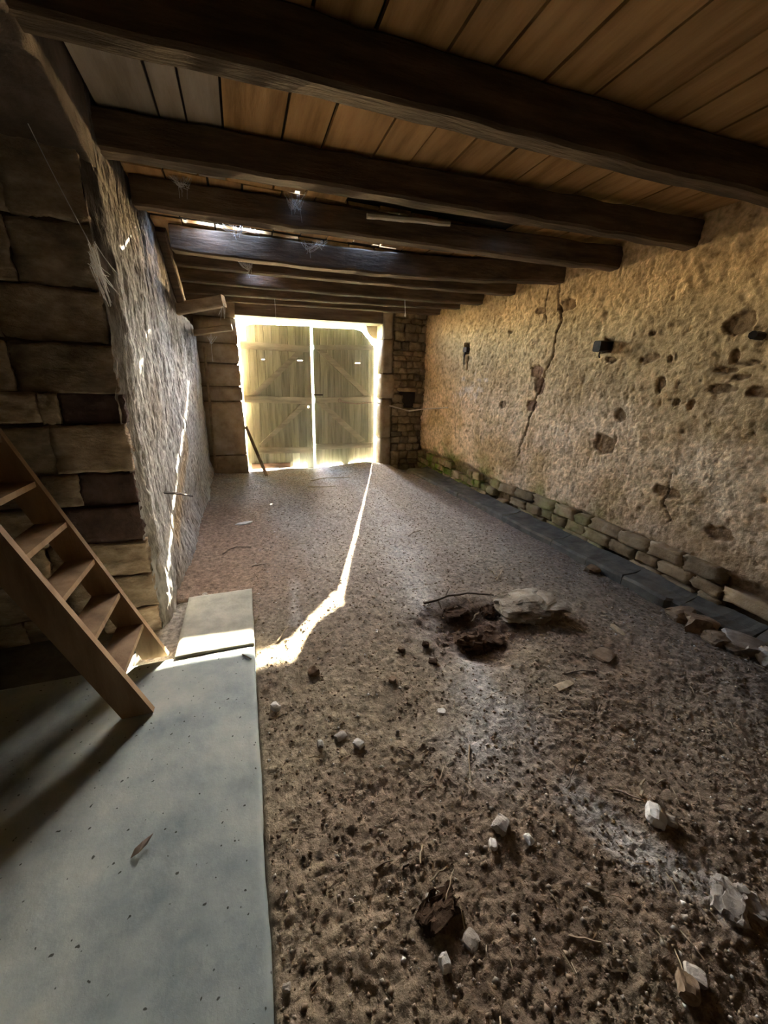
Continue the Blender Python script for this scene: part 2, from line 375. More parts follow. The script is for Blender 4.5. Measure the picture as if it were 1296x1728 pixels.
# ---- right wall ---------------------------------------------------
ys = np.concatenate([np.linspace(YB-.1, .7, 60, endpoint=False), np.linspace(.7, 7.12, 660)])
zs = np.linspace(-.25, 2.90, 300)
WY, WZ = np.meshgrid(ys, zs, indexing='ij')
def wall_uv(px, py): p = on_x(px, py, XR); return p[1], p[2]
def blob(px, py, w, h, seed, warp=.5):
    """ragged patch centred on a place of the right wall, w x h metres"""
    cy, cz = wall_uv(px, py)
    q = np.hypot((WY-cy)/(w/2), (WZ-cz)/(h/2))+warp*fbm(WY, WZ, 0, 14, 4, seed)
    return sstep(1.06, .90, q)
relief = .030*fbm(WY, WZ, 0, 1.3, 3, 70)+.016*fbm(WY, WZ, 0, 5.5, 4, 71)
lump = fbm(WY, WZ, 0, 16, 4, 72)
relief = relief+.009*lump-.007*np.clip(-fbm(WY*1.0, WZ*.8, 0, 26, 3, 73)-.22, 0, 1)*3
relief = relief+.004*fbm(WY, WZ, 0, 60, 2, 74)
c = np.ones(WY.shape+(3,))*np.array([.56, .405, .225])
c = mixc(c, (.36, .26, .145), np.clip(.2+1.3*fbm(WY, WZ, 0, 2.0, 4, 75), 0, 1)*.7)
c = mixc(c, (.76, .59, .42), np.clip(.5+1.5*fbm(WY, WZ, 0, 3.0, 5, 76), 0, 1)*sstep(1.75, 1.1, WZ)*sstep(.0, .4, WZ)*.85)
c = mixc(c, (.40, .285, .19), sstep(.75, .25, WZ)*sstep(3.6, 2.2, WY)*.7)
c = mixc(c, (.22, .15, .085), np.clip(-lump*1.8-.25, 0, 1)*.7)
patches = [(910, 524, .16, .06, 1), (955, 515, .22, .09, 2), (1250, 545, .16, .12, 3), (1098, 603, .17, .07, 4), (1131, 605, .04, .05, 5),
           (1046, 700, .13, .10, 6), (1220, 656, .17, .06, 7), (1285, 660, .14, .06, 8), (1140, 680, .05, .05, 9), (1165, 682, .04, .06, 10),
           (1030, 608, .12, .05, 11), (1100, 562, .05, .03, 12), (905, 627, .20, .10, 13), (910, 650, .14, .16, 14), (897, 684, .16, .10, 15),
           (848, 683, .13, .08, 16), (1125, 830, .22, .08, 17), (1215, 900, .16, .08, 18), (1020, 750, .22, .16, 19), (1115, 650, .08, .11, 20),
           (1240, 600, .04, .08, 21), (1225, 625, .12, .03, 22), (1262, 612, .12, .03, 23), (1250, 635, .10, .03, 24), (860, 560, .10, .04, 25)]
for px, py, w, h, s in patches:
    b = blob(px, py, w*1.15, h*1.25, 100+s)
    relief = relief-.022*b
    c = mixc(c, (.17, .105, .055) if s not in (13, 14, 15) else (.16, .085, .055), b*.85)
def crack(px_list, width, depth):
    global relief, c
    pts = [np.array(wall_uv(*p)) for p in px_list]
    d = path_dist(WY+.02*fbm(WY, WZ, 0, 18, 3, 80), WZ, pts)
    m = sstep(width, width*.35, d*(1+.5*fbm(WY, WZ, 0, 9, 2, 81)))
    relief = relief-depth*m; c = mixc(c, (.09, .055, .032), m*.8)
crack([(944, 478), (940, 505), (946, 540), (936, 562), (932, 600), (918, 630), (910, 655), (898, 690), (886, 730), (874, 770)], .016, .035)
crack([(925, 488), (918, 520), (920, 545)], .010, .02)
crack([(768, 690), (768, 740)], .008, .01)
crack([(1130, 880), (1118, 850), (1132, 800)], .008, .015)
for px, py, w, h, dep in [(1024, 583, .11, .13, .03), (788, 588, .16, .16, .07), (789, 612, .05, .20, .03)]:
    cy, cz = wall_uv(px, py)
    m = sstep(1.1, .9, np.maximum(abs(WY-cy)/(w/2), abs(WZ-cz)/(h/2))); relief = relief-dep*m; c = mixc(c, (.08, .055, .035), m*.8)
lime_w = blob(793, 655, .75, .34, 130, .9)*np.clip(.35+1.2*fbm(WY, WZ, 0, 12, 4, 134), 0, 1)*.5
c = mixc(c, (.74, .72, .70), lime_w)
mn = fbm(WY, WZ, 0, 5, 5, 133)
moss = np.maximum(sstep(3.9, 4.7, WY)*sstep(6.9, 6.2, WY)*sstep(.62, .12, WZ-.30*mn)*np.clip(.62+1.5*mn, 0, 1),
                  .75*sstep(1.9, 2.5, WY)*sstep(4.2, 3.4, WY)*sstep(.50, .20, WZ-.2*mn)*np.clip(.45+1.5*mn, 0, 1))
c = mixc(c, (.15, .21, .04), moss*.85)
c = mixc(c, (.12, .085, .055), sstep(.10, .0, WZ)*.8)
# the bottom courses stand as stones of their own: the plaster there is gone
base_line = .30+.06*fbm(WY, WY*0, 0, 1.7, 3, 90)+.05*sstep(3, 6, WY)
gone = sstep(base_line+.03, base_line-.03, WZ)
relief = relief-.030*gone
c = mixc(c, (.14, .10, .062), gone*.75)
c = c*(1+.18*fbm(WY, WZ, 0, 45, 2, 91))[..., None]
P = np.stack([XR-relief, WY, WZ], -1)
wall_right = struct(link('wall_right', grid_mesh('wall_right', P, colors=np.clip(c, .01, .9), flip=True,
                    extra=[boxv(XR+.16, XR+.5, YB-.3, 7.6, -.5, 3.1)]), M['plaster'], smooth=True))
# foot stones, each its own piece
seed = 0
for row, (z0, z1) in enumerate([(-.03, .085), (.09, .195), (.20, .315)]):
    y = .75+.1*row
    while y < 6.95:
        w = random.uniform(.17, .36)*(1 if y < 4.5 else .8); seed += 1
        hgt = (z1-z0)*random.uniform(.88, 1.04)
        if random.random() < (.93 if row < 2 else .8):
            me = block_mesh('stone', (.15, w-.012, hgt), 5, .10, .12, 300+seed, 2.0, .5)
            n = len(me.vertices); co = np.array([v.co[:] for v in me.vertices])
            g = sstep(3.6, 5.2, y)*.9+sstep(1.9, 2.8, y)*sstep(4, 3.2, y)*.35
            mm = np.clip(g*(.45+1.5*fbm(co[:, 0]+y, co[:, 1]+y*3, co[:, 2], 6, 3, seed)), 0, 1)
            tint = np.ones((n, 3))*random.uniform(.75, 1.25)*np.array([1, .98, .95])
            paint(me, mixc(tint, (.45, .85, .22), mm))
            s = link('stone', me, M['stone_warm'], wall_right, True)
            s.location = (XR+.022+random.uniform(-.014, .018), y+w/2, (z0+z1)/2+random.uniform(-.008, .008))
            s.rotation_euler = (random.uniform(-.05, .05), random.uniform(-.06, .06), random.uniform(-.04, .04))
        y += w

# ---- left wall ----------------------------------------------------
def left_top(y): return 2.84-.58*sstep(4.3, 5.7, y)-.08*sstep(5.7, 7, y)
ys = np.linspace(2.50, 7.12, 430); ts = np.linspace(0, 1, 300)
WY, T = np.meshgrid(ys, ts, indexing='ij')
top = left_top(WY)+.02*fbm(WY, WY*0, 0, 9, 3, 160)
WZ = -.2+T*(top+.2)
rel = .035*fbm(WY, WZ, 0, 1.1, 3, 150)+.014*fbm(WY*1.6, WZ*.55, 0, 7, 3, 151)
strk = fbm(WY*2.2, WZ*.7, 0, 17, 4, 152)
rel = rel+.011*strk-.012*np.clip(-fbm(WY*2.0, WZ*.6, 0, 22, 3, 153)-.2, 0, 1)*3
rel = rel+.05*sstep(.30, .0, WZ)*sstep(2.9, 3.6, WY)          # the foot spreads a little
rel = rel-.045*sstep(2.62, 2.50, WY)                           # rounded corner
c = np.ones(WY.shape+(3,))*np.array([.45, .45, .445])
c = mixc(c, (.36, .29, .21), np.clip(.1+1.5*fbm(WY, WZ, 0, 2.2, 4, 154), 0, 1)*.6)
c = mixc(c, (.13, .10, .075), np.clip(-strk*2-.35, 0, 1)*.6)
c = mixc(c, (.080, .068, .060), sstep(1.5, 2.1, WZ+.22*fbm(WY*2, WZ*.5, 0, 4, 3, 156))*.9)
tan = sstep(.16, .02, path_dist(WY+.03*fbm(WY, WZ, 0, 6, 3, 155), WZ, [np.array(on_x(*p, XL)[1:]) for p in [(296, 900), (308, 800), (312, 745)]]))
c = mixc(c, (.50, .36, .18), tan*.7)
c = c*(1+.2*fbm(WY, WZ, 0, 40, 2, 157))[..., None]
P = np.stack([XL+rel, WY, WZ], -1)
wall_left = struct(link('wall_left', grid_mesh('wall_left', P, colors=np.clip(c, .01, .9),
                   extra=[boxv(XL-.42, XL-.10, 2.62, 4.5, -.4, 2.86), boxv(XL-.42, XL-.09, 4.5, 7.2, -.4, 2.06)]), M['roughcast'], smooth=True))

# ---- recess wall on the left (faces the viewer), dressed stone courses
mm = Mesh(); mm.box((-2.9, 2.522, -.4), (-.66, 2.95, 2.95))
wall_recess = struct(mm.build('wall_recess', M['mortar_dark']))
courses = [(-.08, .165), (.17, .40), (.405, .62), (.625, .845), (.85, 1.03), (1.035, 1.295), (1.30, 1.455), (1.46, 1.70), (1.705, 1.95), (1.955, 2.22), (2.225, 2.54)]
cuts = {4: [-.585, -.85, -1.02, -1.40, -1.9, -2.5], 3: [-.59, -1.05, -1.5, -2.1, -2.7], 6: [-.575, -.865, -.945, -1.35, -1.8, -2.5], 5: [-.58, -.93, -1.3, -1.7, -2.4]}
k = 0
for ci, (z0, z1) in enumerate(courses):
    xsr = cuts.get(ci)
    if xsr is None:
        xsr = [-.58]
        while xsr[-1] > -2.5: xsr.append(xsr[-1]-random.uniform(.28, .5))
    for x1, x0 in zip(xsr[:-1], xsr[1:]):
        k += 1
        w, h = x1-x0-.004, z1-z0-.003
        me = block_mesh('stone', (w, .20, h), 12, .035, .045, 500+k, 3.0, .45)
        mt = M['stone_maroon'] if (ci, x1) in ((4, -.585), (3, -.59), (6, -.575)) else M['stone_dark']
        s = link('stone', me, mt, wall_recess, True)
        s.location = ((x0+x1)/2-.03, 2.60+random.uniform(-.02, .012), (z0+z1)/2)
        s.rotation_euler = (random.uniform(-.04, .04), random.uniform(-.012, .012), random.uniform(-.03, .03))

# ---- outer shell: left side, back, door wall ---------------------
mm = Mesh(); mm.box((-3.1, YB-.3, -.5), (-2.62, 7.6, 3.1)); struct(mm.build('wall_outer', M['mortar_dark']))
mm = Mesh(); mm.box((-3.0, YB-.4, -.5), (3.6, YB, 3.1)); struct(mm.build('wall_back', M['dim_back_stone']))

JR = 2.455        # inner face of the right jamb
JL = 0.012       # inner face of the left jamb
YO = 7.47         # outer face of the door wall
mm = Mesh()
mm.box((JR+.03, YD+.05, -.5), (XR+.4, YO, 3.0))
mm.box((-3.0, YD+.05, -.5), (JL-.03, YO, 3.0))
mm.box((-3.0, YD+.2, 2.66), (XR+.4, YO-.02, 3.05))
wall_door = struct(mm.build('wall_front', M['mortar']))
k = 0
def stone_at(x0, x1, z0, z1, mat, depth=.22, out=0.0, n=3, rnd=.2, amp=.08, y=YD):
    global k
    k += 1
    me = block_mesh('stone', (x1-x0, depth, z1-z0), n, rnd, amp, 800+k)
    s = link('stone', me, mat, wall_door, True)
    s.location = ((x0+x1)/2, y+depth/2-.01-out, (z0+z1)/2); return s
# left pier, tall dressed blocks
for z0, z1 in [(-.1, .30), (.31, 1.20), (1.21, 1.43), (1.44, 1.78), (1.79, 2.08), (2.09, 2.45), (2.46, 2.82)]:
    x = -.60
    stone_at(x, JL+random.uniform(-.004, .004), z0, z1-.006, M['stone_jamb'], .42, 0, 4, .06, .03)
# right jamb: tall blocks, then the rubble between jamb and corner
for z0, z1 in [(-.1, .55), (.56, 1.28), (1.29, 1.72), (1.73, 2.30), (2.31, 2.80)]:
    stone_at(JR, JR+.21+random.uniform(-.04, .05), z0, z1-.006, M['stone_jamb'], .42, .0, 4, .06, .03)
z = -.12
while z < 2.75:
    h = random.uniform(.085, .16); x = JR+.22
    while x < XR+.03:
        w = random.uniform(.11, .26)
        cx, cz = x+w/2, z+h/2
        if not (2.80 < cx < 3.16 and 1.06 < cz < 1.44):
            stone_at(x, min(x+w-.006, XR+.05), z+random.uniform(-.012, .012), z+h-.006, M['stone_rubble'], .16, random.uniform(-.025, .02), 4, .22, .20)
        x += w
    z += h
# the niche between the rubble stones: a black plate paints its inner shade, with a ledge stone
mm = Mesh(); mm.box((2.80, YD+.03, 1.08), (3.14, YD+.055, 1.44)); mm.build('niche', M['deck'], wall_door)
s = stone_at(2.78, 3.14, 1.04, 1.12, M['stone_rubble'], .16, .03)
s = stone_at(2.78, 3.14, 1.415, 1.49, M['stone_rubble'], .16, .03)
# corbel at the top right of the opening: quarter-round stone
zl = on_y(520, 542, YO)[2]
pts = [(JR+.02, zl+.03), (JR-.20, zl+.03)]
for i in range(9):
    a = math.pi/2*i/8
    pts.append((JR-.20+.22*math.sin(a)*1.0, zl-.0-.24*(1-math.cos(a)) if False else zl-.22*math.sin(a)**1.0*(1 if i else 0)*(i/8)))
pts = [(JR+.04, zl+.04), (JR-.21, zl+.04), (JR-.205, zl-.02), (JR-.185, zl-.09), (JR-.14, zl-.155), (JR-.07, zl-.205), (JR+.04, zl-.235)]
mm = Mesh(); mm.prism(pts, YO-.06, YO-.005); mm.build('corbel', M['stone_jamb'], wall_door)
# lintel timber over the opening
la, lb = on_y(418, 538, YO), on_y(615, 550, YO)
lk = (lb[2]-la[2])/(lb[0]-la[0])
mm = Mesh(); zL, zR = la[2]+lk*(-.35-la[0]), la[2]+lk*(2.75-la[0])
mm.prism([(-.35, zL), (2.75, zR), (2.75, 2.86), (-.35, 2.86)], YD+.04, YO)
struct(mm.build('trim_1', M['lintel']))

# ---- slab and step -----------------------------------------------
def slab(name, x0, x1, y0, y1, z0, z1, mat, nx, ny, seed, edge=.006):
    GX, GY = np.meshgrid(np.linspace(x0, x1, nx), np.linspace(y0, y1, ny), indexing='ij')
    GZ = np.full(GX.shape, z1)+.004*fbm(GX, GY, 0, 3, 3, seed)+.0012*fbm(GX, GY, 0, 30, 2, seed+3)
    E = np.minimum(np.minimum(GX-x0, x1-GX), np.minimum(GY-y0, y1-GY))
    GZ = GZ-edge*sstep(.02, 0, E)
    wob = .006*fbm(GY, GY*0, 0, 8, 3, seed+5)
    GX = GX+np.where(abs(GX-x1) < 1e-6, wob, 0)
    top = np.stack([GX, GY, GZ], -1)
    me = grid_mesh(name, top)
    import bmesh
    bm = bmesh.new(); bm.from_mesh(me)
    be = [e for e in bm.edges if e.is_boundary]
    r = bmesh.ops.extrude_edge_only(bm, edges=be)
    for v in r['geom']:
        if isinstance(v, bmesh.types.BMVert): v.co.z = z0
    bmesh.ops.recalc_face_normals(bm, faces=bm.faces[:])
    bm.to_mesh(me); bm.free()
    return link(name, me, mat)
s = struct(slab('floor_slab', -2.62, -.05, YB, 2.10, -.3, .035, M['concrete'], 200, 260, 200)); s.name = 'floor.001'
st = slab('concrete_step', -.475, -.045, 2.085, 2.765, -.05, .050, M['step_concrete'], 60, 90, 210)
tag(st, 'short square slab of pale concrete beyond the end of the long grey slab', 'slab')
mm = Mesh(); mm.box((-2.75, 2.095, -.3), (-.70, 2.75, .02)); struct(mm.build('floor', M['gutter']))
# rubbly ground in the gap between step and left wall
GX, GY = np.meshgrid(np.linspace(-.75, -.05, 70), np.linspace(2.06, 2.9, 80), indexing='ij')
GZ = -.01+.02*fbm(GX, GY, 0, 8, 4, 220)
cc = np.ones(GX.shape+(3,))*np.array([.44, .40, .34])*(1+.3*fbm(GX, GY, 0, 20, 3, 221))[..., None]
o = struct(link('floor', grid_mesh('floor', np.stack([GX, GY, GZ], -1), colors=cc), M['dirt'], smooth=True))

# ---- gutter along the right wall, cracked into lengths -----------
trim = struct(empty('trim_2', (3.05, 3.5, 0)))
gc = [.55]
for p in [(1240, 1020), (1172, 1030), (1075, 962), (987, 938), (930, 905), (838, 862)]: pass
ycuts = [.35, 1.18, 1.62, 2.09, 2.47, 2.92, 3.75, 4.8, 5.7, 6.55]
for i, (a, b) in enumerate(zip(ycuts[:-1], ycuts[1:])):
    n = 14; V, F = [], []
    for j in range(n+1):
        y = a+.006+(b-a-.012)*j/n
        xo = 2.955-.035*sstep(1.5, 4, y)-.10*sstep(4, 6.4, y)+.012*float(fbm(y, 0, 0, 6, 3, 240))
        if y < 1.7: xo += .03
        skew = .10*(1 if j == n else 0)+.05*(1 if j == 0 else 0)
        zt = .045+.006*float(fbm(y, 3, 0, 3, 2, 241))+random.uniform(-.003, .003)
        prof = [(xo, -.12), (xo, zt-.02), (xo+.02, zt), (3.14, zt-.012), (3.26, zt+.012), (3.26, -.12)]
        for q, (x, z) in enumerate(prof):
            V.append((x, y+(.05*(x-xo)/.3 if j in (0, n) else 0)+(random.uniform(-.008, .008) if j in (0, n) else 0), z))
    for j in range(n):
        for q in range(6): F.append((j*6+q, j*6+(q+1) % 6, (j+1)*6+(q+1) % 6, (j+1)*6+q))
    F += [tuple(range(5, -1, -1)), tuple(n*6+q for q in range(6))]
    mm = Mesh(); mm.add([(v[0]-3.05, v[1]-3.5, v[2]) for v in V], F); mm.build('concrete_length', M['gutter'], trim)

# ---- ceiling: dark deck with daylight holes, boards under it ------
holes = [(-.345, -.32, 4.20, 4.25), (-.215, -.065, 4.11, 4.235), (.06, .30, 4.18, 4.215), (.56, .59, 4.14, 4.18), (.79, .83, 4.135, 4.175), (1.05, 1.29, 4.10, 4.125), (1.29, 1.53, 4.075, 4.10),
         (.465, .50, 3.262, 3.305), (1.99, 2.09, 3.02, 3.035), (.19, .28, 5.37, 5.49), (.37, .47, 5.45, 5.575)]
def cells(x0, x1, y0, y1, hs):
    cx = sorted({x0, x1}|{v for h in hs for v in h[:2] if x0 < v < x1}); cy = sorted({y0, y1}|{v for h in hs for v in h[2:] if y0 < v < y1})
    for a, b in zip(cx[:-1], cx[1:]):
        for q, r in zip(cy[:-1], cy[1:]):
            mx, my = (a+b)/2, (q+r)/2
            if not any(h[0] < mx < h[1] and h[2] < my < h[3] for h in hs): yield a, b, q, r
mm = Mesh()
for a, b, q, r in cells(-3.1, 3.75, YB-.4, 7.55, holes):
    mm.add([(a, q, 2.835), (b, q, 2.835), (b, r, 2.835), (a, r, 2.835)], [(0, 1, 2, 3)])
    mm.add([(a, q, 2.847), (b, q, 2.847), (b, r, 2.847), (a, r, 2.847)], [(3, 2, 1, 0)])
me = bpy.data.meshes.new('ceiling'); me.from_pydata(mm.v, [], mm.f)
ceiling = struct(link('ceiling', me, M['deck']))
def plank(x0, x1, y0, y1, mat, drop=None):
    z = ZC-(random.uniform(-.004, .005) if drop is None else drop)
    mm = Mesh()
    hs = [h for h in holes if h[0] < x1 and h[1] > x0 and h[2] < y1 and h[3] > y0]
    g = .0045+random.uniform(0, .005)
    for a, b, q, r in cells(x0+g, x1-g, y0, y1, hs):
        mm.box((a, q, z), (b, r, z+.022))
    return mm.build('plank', mat, ceiling)
near = [-.58, -.32, -.1, .1, .345, .583, .872, 1.089, 1.33, 1.59, 1.883, 2.1, 2.36, 2.6, 2.84, 3.08, 3.42]
main = [-.56, -.28, -.15, .02, .32, .54, .83, 1.05, 1.285, 1.535, 1.75, 2.0, 2.22, 2.45, 2.7, 2.95, 3.42]
far = [-.6, -.36, -.1, .12, .38, .62, .85, 1.1, 1.36, 1.6, 1.85, 2.1, 2.34, 2.6, 2.85, 3.1, 3.42]
for a, b in zip(near[:-1], near[1:]): plank(a, b, YB-.1, 1.86, M['plank'])
for i, (a, b) in enumerate(zip(main[:-1], main[1:])):
    y1 = 3.30 if not (.82 < a < 2.1) else 2.98+random.uniform(-.02, .02)
    plank(a, b, 1.865, y1, M['plank_grey'] if i < 3 else M['plank'])
for a, b in zip(far[:-1], far[1:]): plank(a, b, 3.31+random.uniform(0, .015), 4.118, M['plank'])
for a, b in zip(far[:-1], far[1:]): plank(a, b, 4.225+random.uniform(0, .02), 7.1, M['plank'])

# ---- low ceiling over the recess ---------------------------------
GX, GY = np.meshgrid(np.linspace(-2.7, XL+.01, 90), np.linspace(YB, 2.62, 120), indexing='ij')
GZ = 2.60-.09*sstep(1.9, 2.6, GY)+.03*fbm(GX, GY, 0, 2.5, 4, 260)+.012*fbm(GX, GY, 0, 12, 3, 261)
GX = np.vstack([GX, GX[-1:]+.004]); GY = np.vstack([GY, GY[-1:]]); GZ = np.vstack([GZ, GZ[-1:]*0+2.84])
me = grid_mesh('ceiling', np.stack([GX, GY, GZ], -1), flip=True, extra=[boxv(-2.7, XL-.04, YB, 2.62, 2.66, 2.84)])
struct(link('ceiling', me, M['soffit'], smooth=True))

# ---- outside -----------------------------------------------------
mm = Mesh(); mm.box((-40, YO+.01, -.4), (40, 60, -.06)); struct(mm.build('ground', M['ground']))

# ================================================================== DOORS
YL = 7.40          # inner face of the boards
def xz(px, py, y=YL): p = on_y(px, py, y); return np.array([p[0], p[2]])
def leaf(name, corners, nb, tops, bots, slots, label):
    root = struct(empty(name, (float(corners[0][0]), YL, 0)))
    BL, BR, TR, TL = corners
    def at(u, v): return (BL*(1-u)+BR*u)*(1-v)+(TL*(1-u)+TR*u)*v
    us = np.linspace(0, 1, nb+1)
    base = np.array([corners[0][0], 0])
    for i in range(nb):
        u0, u1 = us[i]-.0005, us[i+1]+.0005
        t0, t1 = tops(us[i]), tops(us[i+1]); b0, b1 = bots(i), bots(i)+random.uniform(-.004, .004)
        mm = Mesh(); dy = random.uniform(-.003, .003)
        def quad(ua, ub, va0, vb0, va1, vb1):
            q = [at(ua, va0)-base, at(ub, vb0)-base, at(ub, vb1)-base, at(ua, va1)-base]
            ca, cb = (.006 if ua == u0 else 0), (.006 if ub == u1 else 0)       # chamfered long edges on the inside
            f = [q[0]+(ca, 0), q[1]-(cb, 0), q[2]-(cb, 0), q[3]+(ca, 0)]
            V = [(p[0], dy, p[1]) for p in f]+[(p[0], dy+.009, p[1]) for p in q]+[(p[0], dy+.030, p[1]) for p in q]
            mm.add(V, [(0, 1, 2, 3), (11, 10, 9, 8)]+[(l+j, l+4+j, l+4+(j+1) % 4, l+(j+1) % 4) for l in (0, 4) for j in range(4)])
        sl = [s for s in slots if u0 < s[0] and s[1] < u1]
        if sl:
            sa, sb, v0, v1 = sl[0]
            quad(u0, u1, b0, b1, v0, v0); quad(u0, u1, v1, v1, t0, t1); quad(u0, sa, v0, v0, v1, v1); quad(sb, u1, v0, v0, v1, v1)
        else: quad(u0, u1, b0, b1, t0, t1)
        mm.build('board', M['door'], root)
    return root, base
def timber(root, base, px, mat, name, y0=YL-.046, y1=YL-.003):
    mm = Mesh(); mm.prism([xz(*p, y0)-base for p in px], y0-YL, y1-YL); return mm.build(name, mat, root)
cl = [xz(420.5, 797), xz(530, 792), xz(523.5, 550), xz(401.5, 546)]
d1, base1 = leaf('door_1', cl, 9, lambda u: 1-.11*sstep(.13, .0, u), lambda i: .012+.035*random.random() if i < 8 else -.005,
                 [(.29, .325, .780, .783), (.80, .87, .777, .780), (.925, .95, .457, .470)], '')
timber(d1, base1, [(405, 575), (521, 584), (521, 595), (406, 588)], M['door_rail'], 'rail')
timber(d1, base1, [(412, 667), (525, 671), (526, 682), (412, 679)], M['door_rail'], 'rail')
timber(d1, base1, [(438, 755), (528, 755), (528, 764), (437, 766)], M['door_rail'], 'rail')
timber(d1, base1, [(422, 667), (500, 594), (513, 594), (436, 667)], M['door_rail'], 'brace')
timber(d1, base1, [(438, 750), (508, 682), (521, 683), (442, 755)], M['door_rail'], 'brace')
timber(d1, base1, [(425, 783), (490, 781), (490, 789), (425, 792)], M['door_red'], 'repair_board', YL-.028)
cr = [xz(533, 791), xz(630.5, 781), xz(632.5, 556.5), xz(527, 552)]
def rtop(u): return 1.0-.125*max(0, (u-.74)/.26)**1.25 if u > .74 else 1.0
d2, base2 = leaf('door_2', cr, 9, rtop, lambda i: .01+.02*random.random(), [(.68, .755, .767, .770)], '')
timber(d2, base2, [(530, 582), (631, 582), (631, 591), (530, 590)], M['door_rail'], 'rail')
timber(d2, base2, [(532, 671), (627, 669), (627, 678), (532, 680)], M['door_rail'], 'rail')
timber(d2, base2, [(533, 750), (630, 747), (630, 755), (533, 759)], M['door_rail'], 'rail')
timber(d2, base2, [(535, 591), (548, 591), (625, 667), (614, 667)], M['door_rail'], 'brace')
timber(d2, base2, [(534, 680), (548, 680), (616, 742), (608, 746)], M['door_rail'], 'brace')
timber(d2, base2, [(533, 790), (541, 790), (536, 560), (528, 560)], M['door_rail'], 'sun_stop', YL+.031, YL+.22)  # unseen timber added outside to keep sun out of the middle crack
timber(d2, base2, [(529, 665.5), (545, 665.5), (545, 667.5), (529, 667.5)], M['iron'], 'latch', YL-.05, YL-.03)

# ================================================================== THINGS
# ---- ceiling beams -------------------------------------------------
beams = [  # y at left, y at right, z underside left, right, width, height, x0, x1, sag, label
    (1.93, 1.765, 2.60, 2.60, .115, .195, -.62, 3.42, .0, 'nearest and thickest dark beam, crossing the whole top of the view'),
    (2.79, 2.44, 2.62, 2.585, .115, .19, -.57, 3.36, .0, 'second dark beam from the viewer, bright hole showing just behind it'),
    (3.49, 3.125, 2.62, 2.595, .12, .18, -.57, 3.36, .01, 'third beam from the viewer, pale batten lying along its top edge'),
    (4.36, 3.80, 2.60, 2.62, .14, .20, -.46, 3.36, .035, 'fourth beam from the viewer, lit brown timber under the bright slits'),
    (4.93, 4.60, 2.63, 2.645, .13, .17, -.95, 3.36, .02, 'fifth beam from the viewer, grey brown and cobwebbed'),
    (5.65, 5.33, 2.63, 2.65, .13, .16, -.95, 3.36, .02, 'sixth beam from the viewer, above the pale timber stub'),
    (6.40, 5.95, 2.63, 2.68, .13, .14, -.95, 3.36, .01, 'second beam from the doors, thin dark timber in shadow'),
    (6.82, 6.62, 2.62, 2.69, .11, .14, -.95, 3.36, .0, 'beam nearest the doors, thin dark timber before the lintel'),
]
for i, (ya, yb, za, zb, w, h, x0, x1, sag, lab) in enumerate(beams):
    fy = lambda x: ya+(yb-ya)*(x+.57)/3.93
    fz = lambda x: za+(zb-za)*(x+.57)/3.93
    hh = h if za+h < 2.80 else 2.795-za
    b = bar('ceiling_beam', (x0, fy(x0), fz(x0)+hh/2), (x1, fy(x1), fz(x1)+hh/2), w, hh, M['beam'], None, 46, .012, 20+i, .014, sag=sag, freq=4.5, bow=.10 if i == 3 else 0)
    tag(b, lab, 'beam', 'ceiling beams', 'thing')

# ---- ladder -------------------------------------------------------
def ladder():
    root = tag(empty('ladder', (-.55, 1.92, .035)), 'brown wooden step ladder leaning in the dark recess', 'ladder')
    L = Vector((-.55, 1.92, .035))
    slope = -.376; z1 = 2.50
    def rail(y, z0, name='rail'):
        # side plank: parallelogram in x-z, foot cut level
        top = [(-.497+slope*z0, z0), (-.497+slope*z1, z1), (-.497+slope*z1-.128, z1), (-.497+slope*z0-.128, z0)]
        mm = Mesh(); mm.prism([(p[0]-L.x, p[1]-L.z) for p in top], y-.016-L.y, y+.016-L.y)
        return mm.build(name, M['ladder'], root)
    rail(1.715, .042); rail(2.135, .042)
    z = .275
    while z < 2.4:
        xf = -.497+slope*z
        mm = Mesh(); mm.box((xf-.125-L.x, 1.731-L.y, z-.026-L.z), (xf-.004-L.x, 2.119-L.y, z-L.z)); mm.build('tread', M['ladder'], root)
        z += .203
ladder()

# ---- timber stubs, prop, battens ----------------------------------
a, b = on_y(296, 522, 5.25), on_y(378, 508, 5.05)
tag(bar('timber_stub', a, b, .10, .115, M['old_wood'], n=6, amp=.006, seed=60), 'pale squared timber stub sticking out above the rough left wall', 'timber')
a, b = on_y(322, 562, 6.4), on_y(392, 553, 6.35)
tag(bar('timber_stub', a, b, .08, .085, M['old_wood'], n=6, amp=.006, seed=61), 'lower darker timber stub between the left wall and the pier', 'timber')
a, b = on_x(245, 345, XL+.06), on_x(297, 520, XL+.06)
tag(bar('timber_post', (XL+.02, 4.45, 2.80), (XL+.04, 5.25, 2.33), .10, .09, M['beam'], n=12, amp=.012, seed=62, up=(1, 0, 0)), 'dark slanting timber on the top of the left wall', 'timber')
fa, ta = on_z(450, 801, .03), on_y(415, 720, 7.0)
tag(bar('prop', (fa[0], fa[1], float(floor_z(fa[0], fa[1]))+.02), tuple(ta), .05, .05, M['old_wood'], n=6, amp=.004, seed=63, ch=.006, up=(0, 1, 0)), 'brown wooden prop leaning against the left door', 'prop')
a, b = on_y(345, 585, 6.9), on_y(364, 790, 6.9)
tag(bar('batten', a, b, .035, .03, M['old_wood'], n=8, amp=.006, seed=64, ch=.004, up=(0, 1, 0)), 'thin upright batten in the corner of left wall and pier', 'batten')
a, b = on_y(619, 364, 3.20), on_y(759, 378, 3.13)
tag(bar('batten', a, b, .03, .032, M['pale_wood'], n=14, amp=.006, seed=65, ch=.008, freq=14), 'pale batten under the missing boards at the third beam', 'batten')

